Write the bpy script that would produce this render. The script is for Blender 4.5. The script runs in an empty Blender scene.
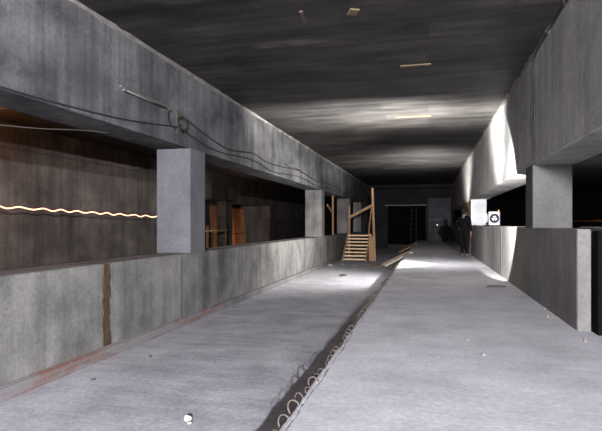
import bpy, bmesh, math, random
from mathutils import Vector, Matrix
random.seed(11)
C = bpy.context.scene.collection
SC = bpy.context.scene
R = math.radians
# ------------------------------------------------------------------ materials
def new_mat(name):
    m = bpy.data.materials.new(name); m.use_nodes = True
    nt = m.node_tree; nt.nodes.clear()
    out = nt.nodes.new('ShaderNodeOutputMaterial'); b = nt.nodes.new('ShaderNodeBsdfPrincipled')
    nt.links.new(b.outputs[0], out.inputs[0])
    return m, nt, b
def N(nt, t, **kw):
    n = nt.nodes.new(t)
    for k, v in kw.items():
        if k.startswith('_'): setattr(n, k[1:], v)
        else: n.inputs[k.replace('_', ' ')].default_value = v
    return n
def ramp(nt, fac, stops):
    r = nt.nodes.new('ShaderNodeValToRGB'); e = r.color_ramp.elements
    while len(e) < len(stops): e.new(0.5)
    for i, (p, c) in enumerate(stops):
        e[i].position = p; e[i].color = (c[0], c[1], c[2], 1) if not isinstance(c, (int, float)) else (c, c, c, 1)
    nt.links.new(fac, r.inputs[0]); return r.outputs[0]
def mapped(nt, sc, world=True):
    if world: src = nt.nodes.new('ShaderNodeNewGeometry').outputs['Position']
    else: src = nt.nodes.new('ShaderNodeTexCoord').outputs['Object']
    mp = nt.nodes.new('ShaderNodeMapping'); mp.inputs['Scale'].default_value = sc
    nt.links.new(src, mp.inputs[0]); return mp.outputs[0]
def noise(nt, vec, scale, detail=6, rough=.6):
    n = nt.nodes.new('ShaderNodeTexNoise'); n.inputs['Scale'].default_value = scale
    n.inputs['Detail'].default_value = detail; n.inputs['Roughness'].default_value = rough
    nt.links.new(vec, n.inputs['Vector']); return n.outputs[0]
def mix(nt, a, b, fac=1.0, mode='MULTIPLY'):
    x = nt.nodes.new('ShaderNodeMix'); x.data_type = 'RGBA'; x.blend_type = mode
    if isinstance(fac, (int, float)): x.inputs[0].default_value = fac
    else: nt.links.new(fac, x.inputs[0])
    for s, v in ((6, a), (7, b)):
        if isinstance(v, tuple): x.inputs[s].default_value = (*v, 1)
        else: nt.links.new(v, x.inputs[s])
    return x.outputs[2]
def bump(nt, b, h, strength=.3, dist=.02):
    n = nt.nodes.new('ShaderNodeBump'); n.inputs['Strength'].default_value = strength; n.inputs['Distance'].default_value = dist
    nt.links.new(h, n.inputs['Height']); nt.links.new(n.outputs[0], b.inputs['Normal'])
def concrete(name, lo, hi, big=(.55, .55, .55), streak=.5, stain=None, rough=.9, boards=None, streak_scale=(5, 5, .35), speck=.25, contrast=1.0):
    m, nt, b = new_mat(name)
    w = mapped(nt, (1, 1, 1))
    n1 = noise(nt, mapped(nt, big), 1.6, 9, .62)
    col = ramp(nt, n1, [(.5 - .18 / contrast, lo), (.5 + .2 / contrast, hi)])
    n2 = noise(nt, mapped(nt, streak_scale), 1.0, 7, .65)
    col = mix(nt, col, ramp(nt, n2, [(.32, 1 - streak), (.58, 1)]))
    n3 = noise(nt, w, 22, 5, .7)
    col = mix(nt, col, ramp(nt, n3, [(.3, 1 - speck), (.7, 1 + speck * .4)]))
    h = n3
    if stain:
        sn = noise(nt, mapped(nt, stain[1]), 1.0, 6, .6)
        f = ramp(nt, sn, [(stain[2], 0), (stain[2] + .1, stain[3])])
        col = mix(nt, col, stain[0], f, 'MIX')
    if boards:
        br = nt.nodes.new('ShaderNodeTexBrick')
        br.inputs['Scale'].default_value = 1; br.inputs['Mortar Size'].default_value = boards[2]
        br.inputs['Brick Width'].default_value = boards[0]; br.inputs['Row Height'].default_value = boards[1]
        br.inputs['Color1'].default_value = (1, 1, 1, 1); br.inputs['Color2'].default_value = (boards[3],) * 3 + (1,)
        br.inputs['Mortar'].default_value = (boards[4],) * 3 + (1,); br.offset = .5
        mp = nt.nodes.new('ShaderNodeMapping'); mp.inputs['Rotation'].default_value = boards[5]
        nt.links.new(nt.nodes.new('ShaderNodeNewGeometry').outputs['Position'], mp.inputs[0])
        nt.links.new(mp.outputs[0], br.inputs['Vector'])
        col = mix(nt, col, br.outputs[0])
    nt.links.new(col, b.inputs['Base Color']); b.inputs['Roughness'].default_value = rough
    b.inputs['Specular IOR Level'].default_value = .25
    bump(nt, b, h, .35, .012)
    return m
def simple(name, lo, hi, scale=(6, 6, 6), rough=.7, metal=0, spec=.3):
    m, nt, b = new_mat(name)
    n1 = noise(nt, mapped(nt, scale, False), 1.5, 6, .6)
    nt.links.new(ramp(nt, n1, [(.3, lo), (.7, hi)]), b.inputs['Base Color'])
    b.inputs['Roughness'].default_value = rough; b.inputs['Metallic'].default_value = metal; b.inputs['Specular IOR Level'].default_value = spec
    bump(nt, b, n1, .2, .01)
    return m
def emit(name, col, st):
    m, nt, b = new_mat(name)
    b.inputs['Base Color'].default_value = (*col, 1); b.inputs['Emission Color'].default_value = (*col, 1); b.inputs['Emission Strength'].default_value = st
    return m
M = {}
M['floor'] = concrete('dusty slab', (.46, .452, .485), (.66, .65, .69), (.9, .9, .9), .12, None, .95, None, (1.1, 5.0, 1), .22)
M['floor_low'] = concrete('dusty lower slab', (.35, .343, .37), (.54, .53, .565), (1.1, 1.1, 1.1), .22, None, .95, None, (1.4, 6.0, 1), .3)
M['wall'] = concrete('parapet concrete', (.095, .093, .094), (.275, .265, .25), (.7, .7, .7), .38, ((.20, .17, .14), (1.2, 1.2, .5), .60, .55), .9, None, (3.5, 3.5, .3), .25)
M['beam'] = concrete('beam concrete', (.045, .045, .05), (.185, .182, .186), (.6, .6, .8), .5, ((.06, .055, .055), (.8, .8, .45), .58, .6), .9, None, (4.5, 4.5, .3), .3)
M['pillar'] = concrete('pillar concrete', (.093, .092, .102), (.14, .138, .15), (1, 1, 1), .12, None, .9, None, (3, 3, .5), .2)
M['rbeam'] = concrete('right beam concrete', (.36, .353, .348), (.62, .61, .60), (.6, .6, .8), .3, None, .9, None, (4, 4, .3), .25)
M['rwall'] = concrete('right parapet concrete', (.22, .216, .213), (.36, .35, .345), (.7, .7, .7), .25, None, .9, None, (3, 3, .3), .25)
M['cut'] = concrete('cast end face', (.125, .12, .112), (.17, .164, .154), (1.5, 1.5, 1.5), .1, None, .9)
M['ceil'] = concrete('sooty ceiling', (.016, .0145, .0145), (.088, .082, .077), (.5, 1.5, 1), .62, ((.22, .195, .17), (.22, .9, 1), .63, .8), .62,
                     (2.1, .62, .012, .5, .6, (0, 0, 0)), (.5, 5.5, 1), .35)
M['track'] = concrete('track bed', (.05, .045, .04), (.09, .085, .08))
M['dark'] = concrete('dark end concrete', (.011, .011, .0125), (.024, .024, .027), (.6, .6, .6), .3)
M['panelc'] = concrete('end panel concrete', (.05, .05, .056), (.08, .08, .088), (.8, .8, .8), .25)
M['outer'] = concrete('tunnel wall concrete', (.048, .040, .036), (.13, .11, .10), (.5, .5, .7), .6, ((.07, .055, .05), (.7, .7, .3), .55, .7), .9,
                      (1.6, 2.3, .02, .78, .6, (R(90), 0, R(90))), (2.2, 2.2, .16), .3)
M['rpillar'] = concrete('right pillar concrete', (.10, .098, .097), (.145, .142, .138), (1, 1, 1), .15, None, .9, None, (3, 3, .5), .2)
M['brick'] = None
def brickmat():
    m, nt, b = new_mat('red brick course')
    br = nt.nodes.new('ShaderNodeTexBrick'); br.inputs['Scale'].default_value = 1
    br.inputs['Brick Width'].default_value = .25; br.inputs['Row Height'].default_value = .065; br.inputs['Mortar Size'].default_value = .008
    br.inputs['Color1'].default_value = (.17, .085, .07, 1); br.inputs['Color2'].default_value = (.14, .095, .085, 1); br.inputs['Mortar'].default_value = (.15, .14, .14, 1)
    g = nt.nodes.new('ShaderNodeNewGeometry'); sx = nt.nodes.new('ShaderNodeSeparateXYZ'); cx = nt.nodes.new('ShaderNodeCombineXYZ')
    nt.links.new(g.outputs['Position'], sx.inputs[0]); nt.links.new(sx.outputs[1], cx.inputs[0]); nt.links.new(sx.outputs[2], cx.inputs[1])
    nt.links.new(cx.outputs[0], br.inputs['Vector'])
    n = noise(nt, mapped(nt, (.9, .9, 3)), 1.5, 6)
    # render plaster left over the bricks in patches, complete further along the wall
    nt.links.new(mix(nt, br.outputs[0], (.17, .162, .167), ramp(nt, n, [(.44, 0), (.54, .9)]), 'MIX'), b.inputs['Base Color'])
    b.inputs['Roughness'].default_value = .95
    return m
M['brick'] = brickmat()
M['plaster'] = concrete('curb plaster', (.15, .142, .142), (.22, .208, .206), (1.2, 1.2, 1.2), .3)
M['rustwood'] = simple('rusty joint filler', (.022, .014, .009), (.10, .062, .036), (12, 12, 3))
M['seam'] = simple('dark seam', (.03, .03, .03), (.07, .065, .06))
M['wood'] = simple('raw pine timber', (.25, .145, .075), (.46, .29, .155), (14, 14, 2), .75)
M['treadwood'] = simple('pine tread boards', (.62, .42, .25), (.85, .64, .42), (2, 14, 14), .75)
M['plank'] = simple('pale plank wood', (.52, .44, .33), (.74, .64, .5), (3, 14, 14), .8)
M['plywood'] = simple('brown plywood', (.22, .11, .055), (.42, .23, .12), (2, 3, 1.2), .8)
M['darkwood'] = simple('dark timber', (.05, .035, .025), (.12, .08, .055), (4, 4, 1))
M['rebar'] = simple('rusty rebar', (.05, .04, .034), (.15, .122, .10), (40, 40, 40), .7, .1)
M['steel'] = simple('galvanised steel', (.07, .072, .08), (.12, .122, .132), (10, 10, 10), .55, .3)
M['ladder'] = simple('dull metal', (.018, .018, .02), (.035, .035, .04), (10, 10, 10), .6, .2)
M['black'] = simple('matte black', (.002, .002, .0024), (.005, .005, .0055), (8, 8, 8), .9, 0, .05)
M['cable'] = simple('black cable', (.012, .011, .012), (.03, .028, .028), (20, 20, 20), .6)
M['batten'] = simple('old light fitting enamel', (.06, .055, .05), (.12, .11, .10), (20, 20, 20), .6)
M['tube'] = simple('unlit glass tube', (.09, .088, .085), (.15, .145, .14), (10, 10, 10), .25)
M['rust'] = simple('rusted bracket', (.05, .038, .029), (.10, .076, .06), (20, 20, 20), .8)
M['white'] = simple('white enamel', (.78, .78, .80), (.86, .86, .88), (10, 10, 10), .5)
M['blue'] = simple('dark blue plastic', (.006, .01, .045), (.012, .02, .08), (10, 10, 10), .4)
M['lampglow'] = emit('lit lamp glass', (1.0, .98, .94), 9)
M['ledglow'] = emit('small indicator lamp', (.75, .85, 1.0), 1.0)
M['amber'] = emit('amber indicator', (1.0, .45, .08), 1.5)
M['trail'] = emit('glowing rope light', (1.0, .52, .32), 2.4)  # emission stands in for the trail of a moving light
M['orange'] = simple('orange painted pipe', (.55, .17, .05), (.75, .28, .08), (10, 10, 10), .5)
M['paper'] = simple('crumpled paper', (.7, .69, .66), (.85, .84, .8), (30, 30, 30))
M['stone'] = simple('grey rubble', (.2, .195, .19), (.36, .35, .34), (30, 30, 30))
M['darkstone'] = simple('dark rubble', (.05, .048, .05), (.12, .11, .11), (30, 30, 30))
M['rubble_orange'] = simple('brick crumb', (.22, .13, .08), (.36, .24, .16), (30, 30, 30))
M['ceilwood'] = simple('yellowed batten', (.09, .066, .04), (.14, .105, .065), (8, 30, 30))
M['skin'] = simple('skin', (.24, .14, .10), (.30, .18, .13), (9, 9, 9), .55)
M['jacket'] = simple('black jacket cloth', (.004, .004, .005), (.008, .008, .009), (14, 14, 14), .95, 0, .1)
M['trouser'] = simple('charcoal trouser cloth', (.005, .005, .006), (.01, .0095, .0105), (14, 14, 14), .95, 0, .1)
M['hair'] = simple('dark hair', (.008, .007, .006), (.02, .016, .013), (40, 40, 8), .8)
M['shoe'] = simple('scuffed shoe', (.16, .15, .14), (.26, .25, .24), (14, 14, 14), .6)
# ------------------------------------------------------------------ mesh helpers
def box(bm, x0, x1, y0, y1, z0, z1, bev=0.0, seg=1, mtx=None):
    t = bmesh.new(); bmesh.ops.create_cube(t, size=1)
    for v in t.verts:
        v.co = Vector((x0 + (v.co.x + .5) * (x1 - x0), y0 + (v.co.y + .5) * (y1 - y0), z0 + (v.co.z + .5) * (z1 - z0)))
    if bev: bmesh.ops.bevel(t, geom=t.edges[:], offset=bev, segments=seg, affect='EDGES', profile=.5)
    if mtx: t.transform(mtx)
    me = bpy.data.meshes.new('t'); t.to_mesh(me); t.free(); bm.from_mesh(me); bpy.data.meshes.remove(me)
def beam_between(bm, a, b, w, h, bev=.004, up=Vector((0, 0, 1))):
    a, b = Vector(a), Vector(b); d = b - a; L = d.length; z = d.normalized()
    x = up.cross(z)
    if x.length < .01: x = Vector((1, 0, 0))
    x.normalize(); y = z.cross(x)
    m = Matrix((x, y, z)).transposed().to_4x4(); m.translation = a
    box(bm, -w / 2, w / 2, -h / 2, h / 2, 0, L, bev, 1, m)
def smooth_path(pts, k=4):
    P = [Vector(p) for p in pts]; out = []
    for i in range(len(P) - 1):
        p0 = P[max(i - 1, 0)]; p1 = P[i]; p2 = P[i + 1]; p3 = P[min(i + 2, len(P) - 1)]
        for j in range(k):
            t = j / k
            out.append(.5 * ((2 * p1) + (p2 - p0) * t + (2 * p0 - 5 * p1 + 4 * p2 - p3) * t * t + (3 * p1 - p0 - 3 * p2 + p3) * t ** 3))
    out.append(P[-1]); return out
def tube(bm, pts, r, n=8, closed=False):
    P = [Vector(p) for p in pts]; rings = []
    ref = Vector((0, 0, 1))
    for i, p in enumerate(P):
        if closed: d = P[(i + 1) % len(P)] - P[i - 1]
        else: d = P[min(i + 1, len(P) - 1)] - P[max(i - 1, 0)]
        d.normalize(); x = d.cross(ref)
        if x.length < .15: x = d.cross(Vector((1, 0, 0)))
        x.normalize(); y = d.cross(x)
        if rings:
            x = (px - d * px.dot(d)).normalized(); y = d.cross(x)
        px = x
        rr = r[i] if isinstance(r, (list, tuple)) else r
        rings.append([bm.verts.new(p + (x * math.cos(a) + y * math.sin(a)) * rr) for a in [2 * math.pi * k / n for k in range(n)]])
    q = len(rings)
    for i in range(q if closed else q - 1):
        A, B = rings[i], rings[(i + 1) % q]
        for k in range(n): bm.faces.new((A[k], A[(k + 1) % n], B[(k + 1) % n], B[k]))
    if not closed:
        bm.faces.new(rings[0][::-1]); bm.faces.new(rings[-1])
def lathe(bm, prof, n=24, mtx=None):
    rings = []
    for r, z in prof: rings.append([bm.verts.new((r * math.cos(2 * math.pi * k / n), r * math.sin(2 * math.pi * k / n), z)) for k in range(n)])
    for A, B in zip(rings, rings[1:]):
        for k in range(n): bm.faces.new((A[k], A[(k + 1) % n], B[(k + 1) % n], B[k]))
    bm.faces.new(rings[0][::-1]); bm.faces.new(rings[-1])
    if mtx:
        for ring in rings:
            for v in ring: v.co = mtx @ v.co
def obj(name, bm, mat, parent=None, smooth=False):
    bmesh.ops.recalc_face_normals(bm, faces=bm.faces[:])
    me = bpy.data.meshes.new(name); bm.to_mesh(me); bm.free(); me.materials.append(mat)
    if smooth:
        for p in me.polygons: p.use_smooth = True
    o = bpy.data.objects.new(name, me); C.objects.link(o)
    if parent: o.parent = parent
    return o
def tag(o, label, cat, group=None, kind=None):
    o['label'] = label; o['category'] = cat
    if group: o['group'] = group
    if kind: o['kind'] = kind
    return o
def struct(name, bm, mat, label, cat, parent=None):
    return tag(obj(name, bm, mat, parent), label, cat, None, 'structure')
def thing(name, loc, label, cat, rz=0, group=None):
    o = bpy.data.objects.new(name, None); C.objects.link(o); o.location = loc; o.rotation_euler = (0, 0, rz); o.empty_display_size = .1
    return tag(o, label, cat, group)
def part(name, mat, parent, *boxes, bev=.004):
    bm = bmesh.new()
    for b in boxes: box(bm, *b, bev)
    return obj(name, bm, mat, parent)
def wallbox(name, mat, label, cat, *boxes, bev=.012):
    bm = bmesh.new()
    for b in boxes: box(bm, *b, bev)
    return struct(name, bm, mat, label, cat)
# ------------------------------------------------------------------ setting
H = 3.867; YN, YF = -8.0, 36.0
XL, XR = -4.097, 1.615          # corridor faces of the two parapets
ZL = -.55                       # lower floor on the left
# upper slab with a ragged left edge
ys = []; y = YN
while y < YF: ys.append(y); y += .045 if y < 12 else .3
ys.append(YF)
def ragged(base, amp, seed):
    rnd = random.Random(seed); v = 0; w = 0; out = []
    for _ in ys:
        v += rnd.uniform(-1, 1) * amp * .6; v *= .86; w = w * .6 + rnd.uniform(-1, 1) * amp * .35
        out.append(base + v + w)
    return out
crackR = ragged(-.795, .010, 3)
crackL = [c - .011 - abs(math.sin(i * .37)) * .008 for i, c in enumerate(crackR)]
edge = ragged(-.832, .008, 5)
bm = bmesh.new(); prev = None
for i, yy in enumerate(ys):
    cur = [bm.verts.new(p) for p in ((crackR[i], yy, ZL), (crackR[i], yy, 0), (XR + .62, yy, 0))]
    if prev:
        for k in range(2): bm.faces.new((prev[k], prev[k + 1], cur[k + 1], cur[k]))
    prev = cur
struct('floor', bm, M['floor'], 'dusty pale grey concrete slab on the right side of the hall', 'floor')
bm = bmesh.new(); prev = None
for i, yy in enumerate(ys):
    cur = [bm.verts.new(p) for p in ((edge[i], yy, ZL), (edge[i] - .004, yy, -.05), (edge[i], yy, -.006), (crackL[i], yy, -.002), (crackL[i], yy, ZL))]
    if prev:
        for k in range(4): bm.faces.new((prev[k], prev[k + 1], cur[k + 1], cur[k]))
    prev = cur
struct('trim_1', bm, M['floor'], 'pale ragged concrete lip along the edge of the raised slab', 'slab edge')
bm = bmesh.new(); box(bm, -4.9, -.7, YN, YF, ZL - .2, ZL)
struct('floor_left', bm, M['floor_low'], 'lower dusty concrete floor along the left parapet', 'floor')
wallbox('ceiling', M['ceil'], 'soot-dark board-marked concrete ceiling', 'ceiling', (-10.75, 13.2, YN, 60, H, H + .3), bev=0)
# left side
P_L = [(8.12, 8.74), (19.4, 20.0), (26.6, 27.3)]
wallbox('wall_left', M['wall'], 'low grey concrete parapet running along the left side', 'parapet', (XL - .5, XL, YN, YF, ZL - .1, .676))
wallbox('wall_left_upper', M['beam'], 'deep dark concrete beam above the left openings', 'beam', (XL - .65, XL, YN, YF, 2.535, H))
adj = ['wide foreground square concrete pillar standing on the left parapet', 'second square concrete pillar on the left parapet beyond the long opening', 'third square concrete pillar on the left parapet near the wooden stairs']
for (a, b), l in zip(P_L, adj):
    o = wallbox('pillar', M['pillar'] if a < 10 else M['wall'], l, 'pillar', (XL - .66, XL + .004, a, b, .66, 2.55))
wallbox('wall_left_far', M['wall'], 'grey concrete wall at the far left end of the hall', 'wall', (XL - .5, XL - .002, 31.5, YF, .66, 2.55))
# brick / plaster curb
wallbox('baseboard_left', M['brick'], 'low red brick curb patched with plaster along the left parapet foot', 'curb', (XL - .02, XL + .06, YN, 9.5, ZL - .02, ZL + .13), (XL, XL + .03, YN, 9.5, ZL + .125, ZL + .145), bev=.006)
wallbox('baseboard_left_far', M['plaster'], 'plastered curb along the far part of the left parapet', 'curb', (XL - .02, XL + .06, 9.5, YF, ZL - .02, ZL + .14), bev=.006)
# expansion joint and seams
bm = bmesh.new()
rnd = random.Random(2); pz = [.672 - k * .075 for k in range(16)]
for k in range(15):
    box(bm, XL - .05, XL + .006 + rnd.uniform(0, .008), 5.66 + rnd.uniform(-.018, .012), 5.80 + rnd.uniform(-.012, .03), pz[k + 1], pz[k], .003)
struct('trim_2', bm, M['rustwood'], 'rust-brown ragged joint filler in the left parapet', 'joint')
wallbox('trim_3', M['seam'], 'thin dark vertical seam in the left parapet below the near pillar', 'joint', (XL - .05, XL + .003, 7.80, 7.83, -.41, .674), bev=0)
# right side
P_R = [(8.6, 9.2), (20.4, 21.0)]
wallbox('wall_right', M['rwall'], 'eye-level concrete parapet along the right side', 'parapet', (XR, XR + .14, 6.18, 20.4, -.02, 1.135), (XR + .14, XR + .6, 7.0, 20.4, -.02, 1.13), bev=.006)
wallbox('wall_right_far', M['rwall'], 'far concrete parapet on the right beyond the person', 'parapet', (XR, XR + .5, 26, YF, -.02, 1.12))
wallbox('wall_right_end', M['cut'], 'pale cast end face of the right parapet', 'parapet end', (XR + .002, XR + .138, 6.165, 6.19, -.01, 1.13), bev=.004)
wallbox('wall_right_outer', M['rwall'], 'concrete wall sliver at the right edge beyond the dark slot', 'wall', (XR + .235, XR + .6, 3.5, 7.0, -.02, 1.16))
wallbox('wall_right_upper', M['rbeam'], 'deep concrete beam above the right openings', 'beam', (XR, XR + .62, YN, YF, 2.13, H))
for (a, b), l in zip(P_R, ['near square concrete pillar standing on the right parapet', 'far brightly lit concrete pillar on the right behind the person']):
    wallbox('pillar', M['rpillar'] if a < 10 else M['floor'], l, 'pillar', (XR - .003, XR + .57, a, b, 1.12 if a < 10 else -.02, 2.15))  # far pillar takes the pale slab colour so it reads brightly lit
for yy, l, n in ((9.27, 'dark vertical seam in the right parapet just beyond the near right pillar', 'trim_4'), (7.63, 'dark vertical seam in the right parapet before the near right pillar', 'trim_5')):
    wallbox(n, M['seam'], l, 'joint', (XR - .002, XR + .04, yy - .008, yy + .008, 0, 1.12), bev=0)
wallbox('trim_6', M['cut'], 'pale raised vertical strip on the lit part of the right parapet', 'joint', (XR - .008, XR + .04, 12.1, 12.26, 0, 1.125), bev=.003)
# side tunnels
wallbox('floor_track_left', M['track'], 'dark track bed in the left tunnel', 'floor', (-13, XL - .3, YN, 60, -1.4, -1.2), bev=0)
wallbox('floor_track_right', M['track'], 'dark track bed in the right tunnel', 'floor', (XR + .3, 13.2, YN, 60, -1.4, -1.2), bev=0)
wallbox('wall_left_tunnel', M['outer'], 'stained brown-grey tunnel wall behind the near left opening', 'wall', (-11.3, -10.75, YN, 22.6, -1.2, H),
        (-11.3, -10.75, 25.6, 26.5, -1.2, 2.5), (-11.3, -10.75, 22.6, 33.5, 2.42, H), (-11.3, -10.75, 33.5, 60, -1.2, H), bev=0)
wallbox('wall_left_recess', M['track'], 'dark back wall of the recess in the left tunnel', 'wall', (-13.2, -13, 20, 40, -1.2, H), (-13, -11.3, 22, 22.5, -1.2, H), (-13, -11.3, 33.5, 34, -1.2, H), (-13, -11.2, 22, 34, 2.45, 2.6), bev=0)
wallbox('wall_right_tunnel', M['outer'], 'dark outer wall of the right tunnel', 'wall', (13, 13.3, YN, 60, -1.2, H), bev=0)
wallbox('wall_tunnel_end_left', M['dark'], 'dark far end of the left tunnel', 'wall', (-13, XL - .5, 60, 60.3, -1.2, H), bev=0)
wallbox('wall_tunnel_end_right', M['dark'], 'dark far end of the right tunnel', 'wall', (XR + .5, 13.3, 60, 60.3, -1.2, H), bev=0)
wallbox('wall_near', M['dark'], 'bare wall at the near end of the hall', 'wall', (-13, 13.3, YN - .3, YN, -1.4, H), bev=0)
# end wall with doorway
EY = 35.7
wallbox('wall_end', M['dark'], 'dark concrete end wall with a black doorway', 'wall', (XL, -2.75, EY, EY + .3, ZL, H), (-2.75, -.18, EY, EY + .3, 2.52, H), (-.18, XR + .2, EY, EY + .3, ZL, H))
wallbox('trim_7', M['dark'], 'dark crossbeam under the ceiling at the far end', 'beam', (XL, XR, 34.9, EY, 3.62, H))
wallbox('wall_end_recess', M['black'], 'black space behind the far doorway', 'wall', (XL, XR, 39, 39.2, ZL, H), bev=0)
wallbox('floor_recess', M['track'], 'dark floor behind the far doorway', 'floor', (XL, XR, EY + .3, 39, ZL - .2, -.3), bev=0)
bm = bmesh.new(); box(bm, -.02, 1.5, EY - .06, EY + .02, .0, 1.44, .01); box(bm, -.02, 1.5, EY - .06, EY + .02, 1.47, 2.95, .01)
dr = struct('door_1', bm, M['panelc'], 'grey two-leaf closed panel on the far end wall', 'door')
bm = bmesh.new(); lathe(bm, [(.045, 0), (.05, .03), (.03, .06)], 12, Matrix.Translation((.62, EY - .06, 1.1)) @ Matrix.Rotation(R(90), 4, 'X'))
o = obj('indicator_lamp', bm, M['ledglow'], dr); o['label'] = 'small bluish light spot'
bm = bmesh.new(); box(bm, .0, 1.45, EY - .075, EY - .055, 1.435, 1.475, .003); obj('seam_strip', bm, M['steel'], dr)
# lintel bar
t = thing('lintel_bar', (-1.46, EY - .08, 2.47), 'pale steel bar spanning the top of the black far doorway', 'steel bar')
part('flange', M['steel'], t, (-1.5, 1.36, -.06, .07, .04, .055)); part('web', M['steel'], t, (-1.5, 1.36, .055, .07, -.04, .04))
def fillet(name, x, sgn, label, seed):
    r = random.Random(seed); b = bmesh.new(); prev = None; y = 1.0
    while y < 34.9:
        w = r.uniform(.015, .05); cur = [b.verts.new(p) for p in ((x, y, H - w * 1.3), (x + sgn * w, y, H - .001), (x, y, H))]
        if prev:
            for k in range(3): b.faces.new((prev[k], prev[(k + 1) % 3], cur[(k + 1) % 3], cur[k]))
        else: b.faces.new(cur)
        prev = cur; y += r.uniform(.12, .4)
    b.faces.new(prev); struct(name, b, M['mortar'], label, 'mortar joint')
M['mortar'] = concrete('mortar joint', (.11, .10, .09), (.24, .225, .205), (1.5, 1.5, 1.5), .3)
fillet('trim_8', XL, 1, 'rough pale mortar joint where the left beam meets the ceiling', 3)
fillet('trim_9', XR, -1, 'rough pale mortar joint where the right beam meets the ceiling', 4)
# ------------------------------------------------------------------ rebar hoops
bmh = bmesh.new()
tube(bmh, smooth_path([(.03, -.05, -.05), (.0, -.065, .0), (-.03, -.04, .045), (-.04, .01, .058), (-.03, .055, .035), (0, .062, -.01), (.03, .045, -.05)], 3), .0085, 6)
hoop0 = obj('rebar_hoop', bmh, M['rebar'], None, True)
tag(hoop0, 'rusty bent rebar hoop in the row along the edge of the raised slab', 'rebar hoop', 'rebar hoops along the slab edge')
yy = 2.3; k = 0; rnd = random.Random(8)
while yy < 15:
    o = hoop0 if k == 0 else hoop0.copy()
    if k: C.objects.link(o)
    o.location = (-.845 + rnd.uniform(-.012, .012), yy, -.012 + rnd.uniform(-.015, .015)); s = rnd.uniform(.42, .68)
    if k % 7 == 4: s *= 1.35
    o.rotation_euler = (rnd.uniform(-.35, .1), rnd.uniform(-.35, .0), rnd.uniform(-1.0, -.45)); o.scale = (s, s, s)
    yy += rnd.uniform(.15, .24); k += 1
bm = bmesh.new(); pts = []
yy = 1.5
while yy < 20: pts.append((-.858 + rnd.uniform(-.012, .012), yy, -.035 + rnd.uniform(-.012, .012))); yy += .28
tube(bm, smooth_path(pts, 3), .008, 6); tag(obj('rebar_bar', bm, M['rebar'], None, True), 'long rusty reinforcing bar lying through the hoops along the slab edge', 'rebar')
# ------------------------------------------------------------------ stairs
t = thing('wooden_staircase', (-3.25, 22.6, ZL), 'open-tread raw timber staircase with handrail against the left parapet', 'staircase')
hw = .53; n = 8; run = .215; rise = 1.2 / n
bm = bmesh.new
for sx in (-1, 1):
    b = bm(); beam_between(b, (sx * hw, -.08, .0), (sx * hw, n * run - .05, 1.2), .05, .2, .005); obj('stringer', b, M['wood'], t)
for i in range(n):
    z = rise * (i + 1); y0 = i * run
    o = part('tread', M['treadwood'], t, (-hw + .03, hw - .03, y0 - .02, y0 + .16, z - .065, z))
    if i: o.rotation_euler = (0, rnd.uniform(-.008, .008), 0)
part('landing', M['treadwood'], t, (-hw - .02, hw + .02, n * run - .03, n * run + .12, 1.15, 1.2), (-hw - .02, hw + .02, n * run + .135, n * run + .3, 1.15, 1.2), (-hw - .02, hw + .02, n * run + .315, n * run + .5, 1.15, 1.2))
yb = n * run + .1
b = bm(); beam_between(b, (-hw + .03, yb, 0), (-hw + .03, yb, 2.62), .08, .06); o = obj('newel_post', b, M['wood'], t); o['label'] = 'short left newel post'
b = bm(); beam_between(b, (.86, .75, 0), (.62, yb + .05, 3.47), .10, .08); o = obj('newel_post', b, M['wood'], t); o['label'] = 'tall right newel post'
b = bm(); beam_between(b, (-hw - .02, yb - .05, 2.02), (.68, yb - .05, 2.66), .05, .12); obj('handrail', b, M['wood'], t)
b = bm(); beam_between(b, (.58, yb, 2.5), (.44, yb - .1, 1.15), .035, .05); obj('brace', b, M['wood'], t)
b = bm(); box(b, .56, .70, .9, .94, 0, 1.25, .004); box(b, .71, .84, .86, .90, 0, 1.12, .004); obj('side_boarding', b, M['wood'], t)
# ------------------------------------------------------------------ plank ramps
def plank(a, bb, w, mat, label):
    a, bb = Vector(a), Vector(bb)
    d = bb - a; o = thing('plank', a, label, 'plank', 0, 'plank ramps up to the slab')
    b = bmesh.new(); beam_between(b, (0, 0, 0), d, w, .06, .006); b2 = obj('board', b, mat, o)
    b = bmesh.new(); dn = d.normalized(); beam_between(b, -dn * .004, dn * .03, w * .94, .052, .002); e = obj('sawn_end', b, M['treadwood'], o); e['label'] = 'pale sawn end of the plank'
    return o
plank((-1.73, 20.2, ZL + .07), (-.70, 20.75, .045), .42, M['plank'], 'nearer pale plank sloping from the lower floor up to the slab edge')
plank((-1.66, 29.9, ZL + .07), (-.70, 30.3, .045), .40, M['wood'], 'farther browner plank sloping up to the slab edge')
t = thing('timber_block', (-1.92, 20.05, ZL), 'short dark timber block at the foot of the nearer plank', 'wood block', .15)
part('block', M['darkwood'], t, (-.2, .14, -.1, .1, 0, .1))
# ------------------------------------------------------------------ cables and fittings on the left beam
xf = XL + .015
def cable(name, pts, r, label, cat='cable', k=5, mat='cable'):
    b = bmesh.new(); tube(b, smooth_path(pts, k), r, 6); return tag(obj(name, b, M[mat], None, True), label, cat)
cable('cable', [(xf, 1.0, 2.62), (xf, 3.0, 2.56), (xf, 4.05, 2.546), (xf, 4.88, 2.57), (xf, 6.08, 2.641), (xf, 7.24, 2.775), (xf + .012, 7.64, 2.829)], .010, 'thin black cable low on the near left beam, ending at the bracket')
cable('cable', [(xf + .012, 7.68, 3.0), (xf, 7.9, 3.02), (xf, 8.61, 2.899), (xf, 9.86, 2.765), (xf + .01, 11.36, 2.885), (xf, 12.5, 2.80), (xf, 13.68, 2.83), (xf + .01, 16.02, 2.919), (xf, 18.6, 2.80), (xf + .01, 21.12, 2.876), (xf, 26.58, 2.711), (xf, 31, 2.85)], .012, 'upper black cable sagging from clip to clip along the left beam')
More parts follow.
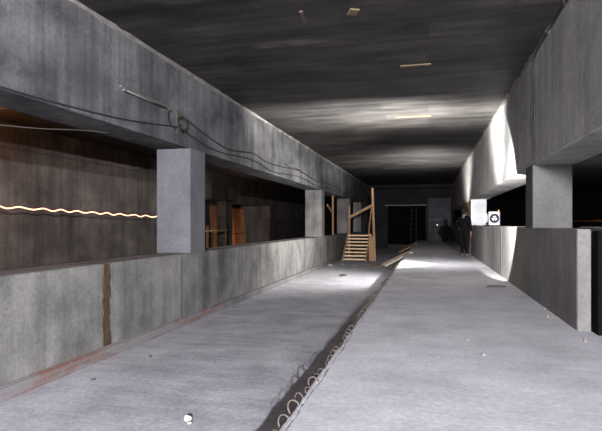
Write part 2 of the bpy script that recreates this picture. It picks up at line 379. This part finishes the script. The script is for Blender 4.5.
cable('cable', [(xf + .012, 7.67, 2.83), (xf, 8.43, 2.71), (xf, 9.41, 2.646), (xf + .01, 11.36, 2.726), (xf, 12.6, 2.62), (xf, 13.68, 2.621), (xf + .01, 16.02, 2.733), (xf, 18.6, 2.62), (xf + .01, 21.12, 2.70), (xf, 26.58, 2.56), (xf, 31, 2.68)], .012, 'lower black cable sagging from clip to clip along the left beam')
cable('cable_coil', [(xf + .02 + .02 * math.sin(a * 2), 7.78 + .16 * math.cos(a), 2.84 + .13 * math.sin(a) + a * .006) for a in [i * .5 for i in range(27)]], .010, 'small coil of black cable hanging at the rusty bracket', 'cable coil', 2)
cable('hanging_wire', [(-4.55, 3.2, 2.30), (-4.55, 4.1, 2.245), (-4.55, 4.6, 2.292), (-4.55, 5.14, 2.356), (-4.55, 5.77, 2.455), (-4.52, 6.4, 2.53)], .007, 'thin grey wire drooping under the beam across the near left opening', 'wire', 5, 'batten')
t = thing('wall_bracket', (XL, 7.66, 2.9), 'rusty vertical bracket on the left beam above the near pillar', 'bracket')
part('backplate', M['rust'], t, (-.004, .012, -.035, .035, -.2, .2)); part('hook', M['rust'], t, (.01, .05, -.01, .01, -.06, -.04), (.04, .05, -.01, .01, -.06, .0))
for yy, z, l in ((11.36, 2.80, 'rusty strap on the left beam before the short light fitting'), (16.02, 2.80, 'rusty strap on the left beam just past the short light fitting'), (21.12, 2.80, 'rusty strap on the left beam farthest along, near the stairs')):
    t = thing('cable_strap', (XL, yy, z), l, 'cable strap', 0, 'cable straps on the left beam')
    part('strap', M['rust'], t, (-.004, .009, -.025, .025, -.21, .21)); [part('clip', M['rust'], t, (.008, .035, -.018, .018, q, q + .05)) for q in (.07, -.11)]
def fitting(y0, y1, z, label):
    t = thing('light_fitting', (XL, y0, z), label, 'light fitting', 0, 'unlit strip lights on the left beam'); L = y1 - y0
    hs = part('housing', M['batten'], t, (-.004, .035, 0, L, .01, .05)); 
    for q in (.02, L - .05): part('socket', M['batten'], hs, (.03, .075, q, q + .03, -.035, .015))
    b = bmesh.new(); tube(b, [(.058, .05, -.012), (.058, L - .05, -.012)], .014, 10); obj('glass_tube', b, M['tube'], t, True)
fitting(6.02, 7.30, 3.05, 'long unlit tube light on the near left beam')
fitting(14.2, 15.9, 2.95, 'unlit tube light farther along the left beam between two straps')
cable('cable_tail', [(xf + .03, 7.25, 3.04), (xf + .02, 7.28, 2.9), (xf + .015, 7.40, 2.80), (xf + .02, 7.55, 2.80), (xf + .03, 7.64, 2.87)], .011, 'short black lead looping from the long tube light to the bracket')
# right beam cable
xr = XR - .015
cable('cable', [(xr, 4, H - .02), (xr, 6.76, H - .02), (xr, 7.69, H - .025), (xr, 8.2, H - .06), (xr, 8.45, 3.72), (xr, 8.50, 3.4), (xr, 8.40, 2.95), (xr, 8.46, 2.6), (xr, 8.40, 2.3), (xr + .02, 8.42, 2.12)], .016, 'black cable running down the right beam to the near right pillar')
cable('cord', [(XR - .012, 18.3, 1.15), (XR - .02, 18.45, 1.0), (XR - .02, 18.5, .75), (XR - .03, 18.55, .5), (XR - .04, 18.7, .42), (XR - .02, 18.75, .55)], .014, 'dark cord hanging from the right parapet beside the person', 'cord')
t = thing('pipe_rail', (5.0, 3.0, 1.28), 'thin orange pipe running through the right tunnel at eye level', 'pipe')
b = bmesh.new(); tube(b, [(0, 0, 0), (0, 20, 0)], .022, 8); obj('pipe', b, M['orange'], t, True)
for q in (1, 7, 13, 19): part('pipe_support', M['rust'], t, (-.03, .03, q - .03, q + .03, -2.48, -.02))
# near-black sheet added for the darkness of the gap at the parapet end
t = thing('gap_dark_sheet', (XR + .19, 5.9, 0), 'matte black sheet standing in for the darkness of the gap at the right parapet end', 'panel')
part('sheet', M['black'], t, (-.04, .035, .07, .26, -.02, 1.12))
# ------------------------------------------------------------------ lamps on the right parapet
t = thing('box_fan', (1.82, 15.1, 1.13), 'white square-fronted fan unit with round dark grille on the right parapet', 'fan')
part('housing', M['white'], t, (-.145, .145, -.05, .14, .02, .41), bev=.012)
for sx in (-1, 1): part('foot', M['black'], t, (sx * .11 - .03, sx * .11 + .03, -.06, .15, 0, .022))
cmt = Matrix.Translation((0, -.05, .215)) @ Matrix.Rotation(R(90), 4, 'X')
b = bm(); lathe(b, [(.125, -.004), (.13, .01), (.12, .02), (.08, .012), (.07, -.004)], 32, cmt); obj('grille_ring', b, M['blue'], t, True)
b = bm(); lathe(b, [(.075, -.004), (.075, .006)], 32, cmt); fd = obj('fan_disc', b, M['white'], t)
for q in range(3):
    b = bm(); a = q * 2.094 + .5
    pts = [(.02 + .07 * u, 0, .008) for u in (0, .33, .66, 1)]
    box(b, .02, .085, -.016, .016, .006, .012, .003, 1, cmt @ Matrix.Rotation(a, 4, 'Z')); obj('blade', b, M['blue'], fd)
b = bm(); lathe(b, [(.03, 0), (.03, .02), (.015, .028)], 16, cmt); obj('hub', b, M['white'], fd)
b = bm(); tube(b, smooth_path([(-.09, .04, .41), (-.085, .04, .47), (-.02, .04, .47), (-.015, .04, .41)], 4), .012, 8); obj('handle', b, M['black'], t, True)
b = bm(); lathe(b, [(.012, 0), (.012, .03), (.006, .04)], 12, Matrix.Translation((.12, .0, .42))); o = obj('indicator', b, M['amber'], t); o['label'] = 'small amber indicator on top'
part('side_cover', M['blue'], t, (.143, .158, -.03, .12, .03, .40))
t = thing('work_lamp', (1.80, 16.6, 1.13), 'small lit white work lamp left of the fan on the right parapet', 'lamp', R(8))
part('base', M['black'], t, (-.10, .08, -.06, .06, 0, .03)); b = bm(); tube(b, [(0, 0, .03), (0, 0, .09)], .02, 8); obj('stem', b, M['black'], t)
b = bm(); lathe(b, [(.10, -.06), (.15, -.01), (.165, .05), (.16, .06), (.15, .055)], 28, Matrix.Translation((-.02, 0, .24)) @ Matrix.Rotation(R(-90), 4, 'Y')); rf = obj('reflector', b, M['white'], t, True)
b = bm(); lathe(b, [(.15, .050), (.12, .062), (.05, .07)], 28, Matrix.Translation((-.02, 0, .24)) @ Matrix.Rotation(R(-90), 4, 'Y')); obj('lens', b, M['lampglow'], rf, True)
part('yoke', M['black'], t, (-.015, .03, -.185, -.17, .08, .26), (-.015, .03, .17, .185, .08, .26), (-.015, .03, -.185, .185, .07, .09))
part('ballast_box', M['black'], t, (.07, .17, -.08, .08, .10, .38))
# ------------------------------------------------------------------ glowing rope in the left tunnel: tube added for a moving light's trail
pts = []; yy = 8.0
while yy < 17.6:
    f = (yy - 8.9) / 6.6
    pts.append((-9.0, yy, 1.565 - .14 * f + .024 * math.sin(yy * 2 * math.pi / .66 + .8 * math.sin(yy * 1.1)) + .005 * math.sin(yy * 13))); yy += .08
b = bm(); tube(b, pts, .0145, 8); rl = tag(obj('light_trail', b, M['trail'], None, True), 'wavy glowing orange-white rope tube standing in for a moving light across the near left opening', 'rope light')
for p in pts[6::36]:
    b = bm(); tube(b, [p, (p[0], p[1], H)], .004, 5); obj('hanger', b, M['black'], rl)  # cords added to hold up the glowing tube
# ------------------------------------------------------------------ boards in the left tunnel and openings
def sheet(x, y0, y1, z0, z1, mat, label, lean=0.06):
    t = thing('plywood_sheet', (x, (y0 + y1) / 2, z0), label, 'plywood', 0, 'boards in the left tunnel recess'); h = z1 - z0; w = (y1 - y0) / 2
    b = bmesh.new(); box(b, -.01, .01, -w, w, 0, h, .002); o = obj('sheet', b, M[mat], t)
    part('batten', M['darkwood'], t, (.01, .04, -w, w, h * .5, h * .5 + .06)); part('batten', M['darkwood'], t, (.01, .04, -w * .2, -w * .2 + .07, 0, h))
    t.rotation_euler = (0, -lean, 0)
sheet(-12.1, 22.7, 25.2, -1.2, 2.3, 'plywood', 'brown board just behind the near pillar, left of the grey pier')
sheet(-12.0, 26.6, 28.9, -1.2, 2.25, 'plywood', 'lit brown board right of the grey pier in the left tunnel')
sheet(-12.1, 29.3, 32.6, -1.2, 2.2, 'plywood', 'broad brown board farthest right in the left tunnel recess')
t = thing('timber_trestle', (-10.4, 23.4, -1.2), 'dark timber barrier with a pale top rail in the left tunnel', 'barrier')
part('rail', M['wood'], t, (-.03, .03, -1.3, 1.6, 2.0, 2.08)); 
for q in (-1.0, 1.3): part('post', M['darkwood'], t, (-.05, .05, q, q + .1, 0, 2.3))
part('rail', M['darkwood'], t, (-.03, .03, -1.3, 1.6, 1.1, 1.2))
t = thing('timber_prop', (-4.35, 23.25, .676), 'upright timber prop with a short brace in the narrow left opening', 'prop')
part('post', M['plywood'], t, (-.04, .04, -.04, .04, 0, 1.85)); b = bm(); beam_between(b, (-.02, -.05, 1.05), (-.02, -1.25, 1.35), .05, .10); obj('brace', b, M['wood'], t)
t = thing('boarding', (XR + .03, 23.4, 0), 'brown plywood boarding on the right wall behind the person', 'boarding')
part('panel', M['plywood'], t, (0, .03, -2.3, -.2, 0, 2.12), (0, .03, -.18, 2.4, 0, 2.12)); [part('stud', M['darkwood'], t, (-.06, .0, q, q + .1, 0, 2.1)) for q in (-2.25, .6, 2.2)]
# ladder at the far doorway
t = thing('ladder', (-.95, 34.6, 0), 'slim metal ladder leaning at the right of the black far doorway', 'ladder')
def lp(x, u): return (x, u * .85, u * 2.95)
for sx in (-.17, .17):
    b = bm(); beam_between(b, lp(sx, 0), lp(sx, 1), .035, .05, .004); obj('rail', b, M['ladder'], t)
for q in range(9):
    b = bm(); p = (q + .7) / 9.4; tube(b, [lp(-.17, p), lp(.17, p)], .014, 6); obj('rung', b, M['ladder'], t)
# ------------------------------------------------------------------ ceiling leftovers
def cbat(x, y, lx, ly, rz, label, mat='ceilwood'):
    t = thing('ceiling_batten', (x, y, H), label, 'batten', rz, 'wood left in the ceiling')
    part('strip', M[mat], t, (-lx / 2, lx / 2, -ly / 2, ly / 2, -.02, .002), bev=.002); return t
cbat(-.2, 8.63, .5, .09, 0, 'thin yellowed batten left in the dark part of the ceiling')
cbat(-.35, 12.7, .85, .14, 0, 'yellowed batten in the bright band of the ceiling')
cbat(-.91, 6.25, .12, .16, .4, 'small tan wood block on the ceiling near the top of view')
cbat(-1.56, 6.25, .05, .36, .1, 'short orange-stained strip on the near ceiling', 'rust')
# ------------------------------------------------------------------ litter
def lump(mat, x, y, z, s, label, cat, group, name, seed, flat=.6):
    r = random.Random(seed); b = bmesh.new(); bmesh.ops.create_icosphere(b, subdivisions=2, radius=s)
    off = {}
    for v in b.verts:
        k = 1 + r.uniform(-.28, .28); v.co = Vector((v.co.x * k * 1.2, v.co.y * k, max(v.co.z * k, -s * .5) * flat))
    mz = min(v.co.z for v in b.verts)
    for v in b.verts: v.co.z -= mz
    o = obj(name, b, M[mat], None); o.location = (x, y, z); o.rotation_euler = (0, 0, r.uniform(0, 6)); return tag(o, label, cat, group)
lump('paper', -2.08, 4.07, ZL, .026, 'white crumpled scrap of paper on the near lower floor', 'paper scrap', None, 'paper_scrap', 1, .9)
lump('stone', -2.02, 4.0, ZL, .02, 'small pale crumb beside the paper scrap', 'stone', None, 'stone', 4)
for i, (x, y, s, l) in enumerate([(-3.63, 4.85, .025, 'dark chip near the brick curb in the left foreground'), (-3.53, 5.87, .022, 'dark chip near the brick curb by the rusty joint'), (-2.75, 16.5, .10, 'dark lump on the lower floor in front of the stairs')]):
    lump('darkstone', x, y, ZL, s, l, 'stone', 'dark chips on the lower floor', 'stone', 10 + i, .5)
for i, (x, y, s, l) in enumerate([(-3.9, 20.25, .09, 'pale rubble piece against the left curb before the stairs'), (-3.5, 20.9, .07, 'pale rubble piece left of the staircase foot'), (-3.0, 20.7, .05, 'pale rubble piece in front of the staircase foot')]):
    lump('stone', x, y, ZL, s, l, 'stone', 'pale rubble by the stairs', 'stone', 20 + i, .6)
for i, (x, y, s, l) in enumerate([(.49, 4.83, .018, 'pale pebble on the open slab right of centre'), (.39, 5.41, .014, 'tiny pale pebble farther on the open slab'), (.08, 4.66, .012, 'small pebble at the middle of the open slab'), (.2, 18.0, .05, 'pale lump far along the lit slab')]):
    lump('stone', x, y, 0, s, l, 'stone', 'pebbles on the open slab', 'pebble', 30 + i)
rr = random.Random(5)
for i in range(34):
    y = rr.uniform(5.6, 15); x = XR - .03 - abs(rr.gauss(0, .09)) - (.05 if y > 9 else 0)
    lump('rubble_orange' if rr.random() < .4 else 'stone', x, y, 0, rr.uniform(.006, .015), 'small crumb of rubble along the foot of the right parapet', 'rubble crumb', 'crumbs along the right parapet', 'rubble_crumb', 60 + i)
cable('wire_scrap', [(1.05, 9.9, .012), (1.2, 10.0, .012), (1.35, 9.93, .02), (1.42, 10.1, .012), (1.27, 10.15, .018), (1.1, 10.15, .012)], .007, 'tangle of dark wire on the slab near the right parapet', 'wire')
# ------------------------------------------------------------------ person
def skin(name, V, E, mat, parent, root=0, sub=2, extra=None):
    me = bpy.data.meshes.new(name + '_cage'); me.from_pydata([v[:3] for v in V], E, [])
    o = bpy.data.objects.new(name + '_cage', me); C.objects.link(o)
    sm = o.modifiers.new('s', 'SKIN'); sm.use_smooth_shade = True
    lay = me.skin_vertices[0].data if me.skin_vertices else None
    for i, v in enumerate(V):
        lay[i].radius = (v[3], v[4] if len(v) > 4 else v[3]); lay[i].use_root = (i == root)
    ss = o.modifiers.new('d', 'SUBSURF'); ss.levels = sub; ss.render_levels = sub
    dg = bpy.context.evaluated_depsgraph_get(); dg.update()
    nm = bpy.data.meshes.new_from_object(o.evaluated_get(dg)); nm.name = name
    bpy.data.objects.remove(o); bpy.data.meshes.remove(me)
    if extra:
        b = bmesh.new(); b.from_mesh(nm); extra(b); b.to_mesh(nm); b.free()
    nm.materials.clear(); nm.materials.append(mat)
    for p in nm.polygons: p.use_smooth = True
    r = bpy.data.objects.new(name, nm); C.objects.link(r); r.parent = parent; return r
per = thing('person', (1.30, 19.45, 0), 'person in dark jacket and trousers standing by the bright right pillar', 'person', R(150))
V = []; E = []
def add(*v, to=None):
    V.append(v); i = len(V) - 1
    if to is not None: E.append((to, i))
    return i
pel = add(0, 0, .93, .13, .10); sp = add(0, -.01, 1.12, .12, .09, to=pel); ch = add(0, 0, 1.32, .135, .10, to=sp); ne = add(0, .0, 1.47, .055, .055, to=ch)
hd = add(0, -.02, 1.56, .072, .085, to=ne); hc = add(0, -.022, 1.64, .076, .096, to=hd); ht = add(0, -.01, 1.715, .055, .07, to=hc)
nose = add(0, -.115, 1.62, .014, .014, to=hc)
for s in (-1, 1):
    add(s * .082, 0, 1.625, .012, .02, to=hc)
    sh = add(s * .18, .0, 1.40, .058, to=ch)
    if s > 0: el = add(.30, .06, 1.16, .042, to=sh); wr = add(.20, -.06, 1.0, .03, to=el); pm = add(.185, -.10, .93, .034, .022, to=wr)
    else: el = add(-.235, .03, 1.13, .042, to=sh); wr = add(-.25, -.03, .88, .03, to=el); pm = add(-.25, -.04, .81, .034, .022, to=wr)
    for q in range(4):
        L = (.07, .08, .076, .06)[q]
        f1 = add(V[pm][0] + s * .004, V[pm][1] - .03 + q * .019, V[pm][2] - .035, .0095, to=pm)
        f2 = add(V[f1][0] - s * .008, V[f1][1], V[f1][2] - L * .5, .0085, to=f1); add(V[f2][0] - s * .018, V[f2][1], V[f2][2] - L * .5, .0075, to=f2)
    t1 = add(V[pm][0] - s * .012, V[pm][1] - .045, V[pm][2] - .0, .011, to=pm); add(V[t1][0] - s * .012, V[t1][1] - .02, V[t1][2] - .045, .009, to=t1)
    hp = add(s * .09, 0, .84, .085, to=pel); kn = add(s * .10, -.02 - (.03 if s > 0 else 0), .48, .055, to=hp); an = add(s * .105, .01 - (.05 if s > 0 else -.02), .09, .038, to=kn)
    add(s * .12, V[an][1] - .13, .045, .036, .03, to=an)
def face(b):
    for s in (-1, 1):
        bmesh.ops.create_icosphere(b, subdivisions=1, radius=.011, matrix=Matrix.Translation((s * .03, -.108, 1.645)))
    bmesh.ops.create_icosphere(b, subdivisions=1, radius=.012, matrix=Matrix.Translation((0, -.105, 1.575)) @ Matrix.Diagonal((1.9, .6, .5, 1)))
skin('body', V, E, M['skin'], per, pel, 2, face)
V = []; E = []
a = add(0, 0, .78, .175, .14); a2 = add(0, 0, .92, .17, .14, to=a); b0 = add(0, -.005, 1.1, .165, .13, to=a2); c0 = add(0, 0, 1.32, .18, .135, to=b0); d0 = add(0, .01, 1.50, .085, .085, to=c0)
for s in (-1, 1):
    sh = add(s * .185, 0, 1.395, .085, to=c0)
    if s > 0: el = add(.305, .06, 1.155, .066, to=sh); add(.21, -.05, 1.01, .055, to=el)
    else: el = add(-.24, .03, 1.125, .066, to=sh); add(-.252, -.025, .90, .052, to=el)
skin('jacket', V, E, M['jacket'], per, c0, 2)
V = []; E = []
a = add(0, 0, .90, .155, .125); add(0, 0, 1.03, .15, .12, to=a)
for s in (-1, 1):
    hp = add(s * .095, 0, .82, .105, to=a); kn = add(s * .10, -.02 - (.03 if s > 0 else 0), .48, .078, to=hp); add(s * .105, .005 - (.05 if s > 0 else -.02), .06, .064, to=kn)
skin('trousers', V, E, M['trouser'], per, a, 2)
for s in (-1, 1):
    yy = -.05 - (.05 if s > 0 else -.02)
    V = []; E = []; a = add(s * .11, yy + .1, .05, .045, .045); c_ = add(s * .113, yy, .045, .05, .042, to=a); add(s * .12, yy - .1, .035, .045, .032, to=c_)
    skin('shoe', V, E, M['shoe'], per, 0, 2)
V = []; E = []
a = add(0, .035, 1.66, .088, .085); add(0, .005, 1.725, .07, .085, to=a); add(0, .05, 1.54, .085, .065, to=a); 
skin('hair', V, E, M['hair'], per, 0, 2)
# ------------------------------------------------------------------ lights
def look(o, tgt): o.rotation_euler = (Vector(tgt) - o.location).to_track_quat('-Z', 'Y').to_euler()
def light(kind, loc, e, col, r=.03, tgt=None, size=None, blend=.2):
    l = bpy.data.lights.new('lamp', kind); l.energy = e; l.color = col; l.shadow_soft_size = r
    o = bpy.data.objects.new('lamp_' + kind.lower(), l); C.objects.link(o); o.location = loc
    if kind == 'SPOT': l.spot_size = R(size); l.spot_blend = blend
    if tgt: look(o, tgt)
    return o
light('POINT', (1.5, -7.0, 2.2), 21000, (.95, .95, 1.0), .05)                    # the photographer's lamp behind the camera
light('POINT', (-.4, -5.0, .35), 560, (1, .97, .94), .05)                           # fill added low behind the camera to lift the right wall
o = light('SPOT', (.9, 9.1, 1.6), 1700, (1, .99, .97), .02, (.9 + 10 * math.tan(R(20)), 19.1, 1.75), 76, .12)   # hand lamp in the hall, raking the right wall
o.scale = (.42, 1, 1)
o = light('SPOT', (-.5, 11.4, .8), 7000, (1, .97, .93), .03, (-.7, 12.5, H), 128, .9)    # lamp thrown up across the ceiling
o.scale = (1, .36, 1)
light('SPOT', (.2, 21.5, .8), 2300, (1, .97, .93), .03, (-.4, 22.0, H), 130, 1)        # weaker unseen spot added to lift the ceiling farther on
light('SPOT', (1.45, 15.0, 1.7), 3300, (1, .98, .95), .03, (-4.1, 15.4, .9), 96, 1)   # parapet lamp thrown across the hall to the left
light('SPOT', (.8, 14.9, 2.3), 300, (1, 1, 1), .03, (-.3, 15.4, 0), 130, 1)         # separate unseen spot added to brighten the floor band
light('SPOT', (1.85, 16.9, 1.46), 620, (1, 1, 1), .03, (2.2, 20.4, 1.65), 26, .4)       # spot added beside the work lamp to brighten the far pillar
light('POINT', (-9.5, 8.6, 3.1), 200, (1, .36, .10), .05)                           # orange lamp in the left tunnel
light('SPOT', (-6.3, 12.4, 2.0), 2600, (1, .86, .78), .05, (-10.6, 27, 2.3), 52, .8)     # fill spot added out of sight behind the near pillar, for the left tunnel
light('POINT', (-10.9, 29.4, .3), 55, (1, .56, .34), .05)                            # dim orange lamp in the recess
light('POINT', (7.0, 15, 2.0), 260, (1, .9, .82), .05)                              # dim fill added in the right tunnel, out of view
light('SPOT', (8.0, 19.5, 1.2), 1500, (.95, .95, 1), .05, (7.6, 26, H), 74, .8)        # unseen spot added to brighten the right tunnel ceiling
w = bpy.data.worlds.new('w'); SC.world = w; w.use_nodes = True
w.node_tree.nodes['Background'].inputs[0].default_value = (.5, .55, .7, 1); w.node_tree.nodes['Background'].inputs[1].default_value = .004
# ------------------------------------------------------------------ camera
cd = bpy.data.cameras.new('camera'); cam = bpy.data.objects.new('camera', cd); C.objects.link(cam)
cam.location = (0, 0, 1.2); cam.rotation_euler = (R(90), 0, math.atan(127 / 500))
cd.sensor_width = 36; cd.lens = 500 / 602 * 36; cd.shift_y = 8 / 602; cd.clip_start = .05; cd.clip_end = 200
SC.camera = cam
vs = SC.view_settings; vs.view_transform = 'Standard'; vs.look = 'None'; vs.gamma = 1; vs.exposure = 0; vs.use_curve_mapping = False
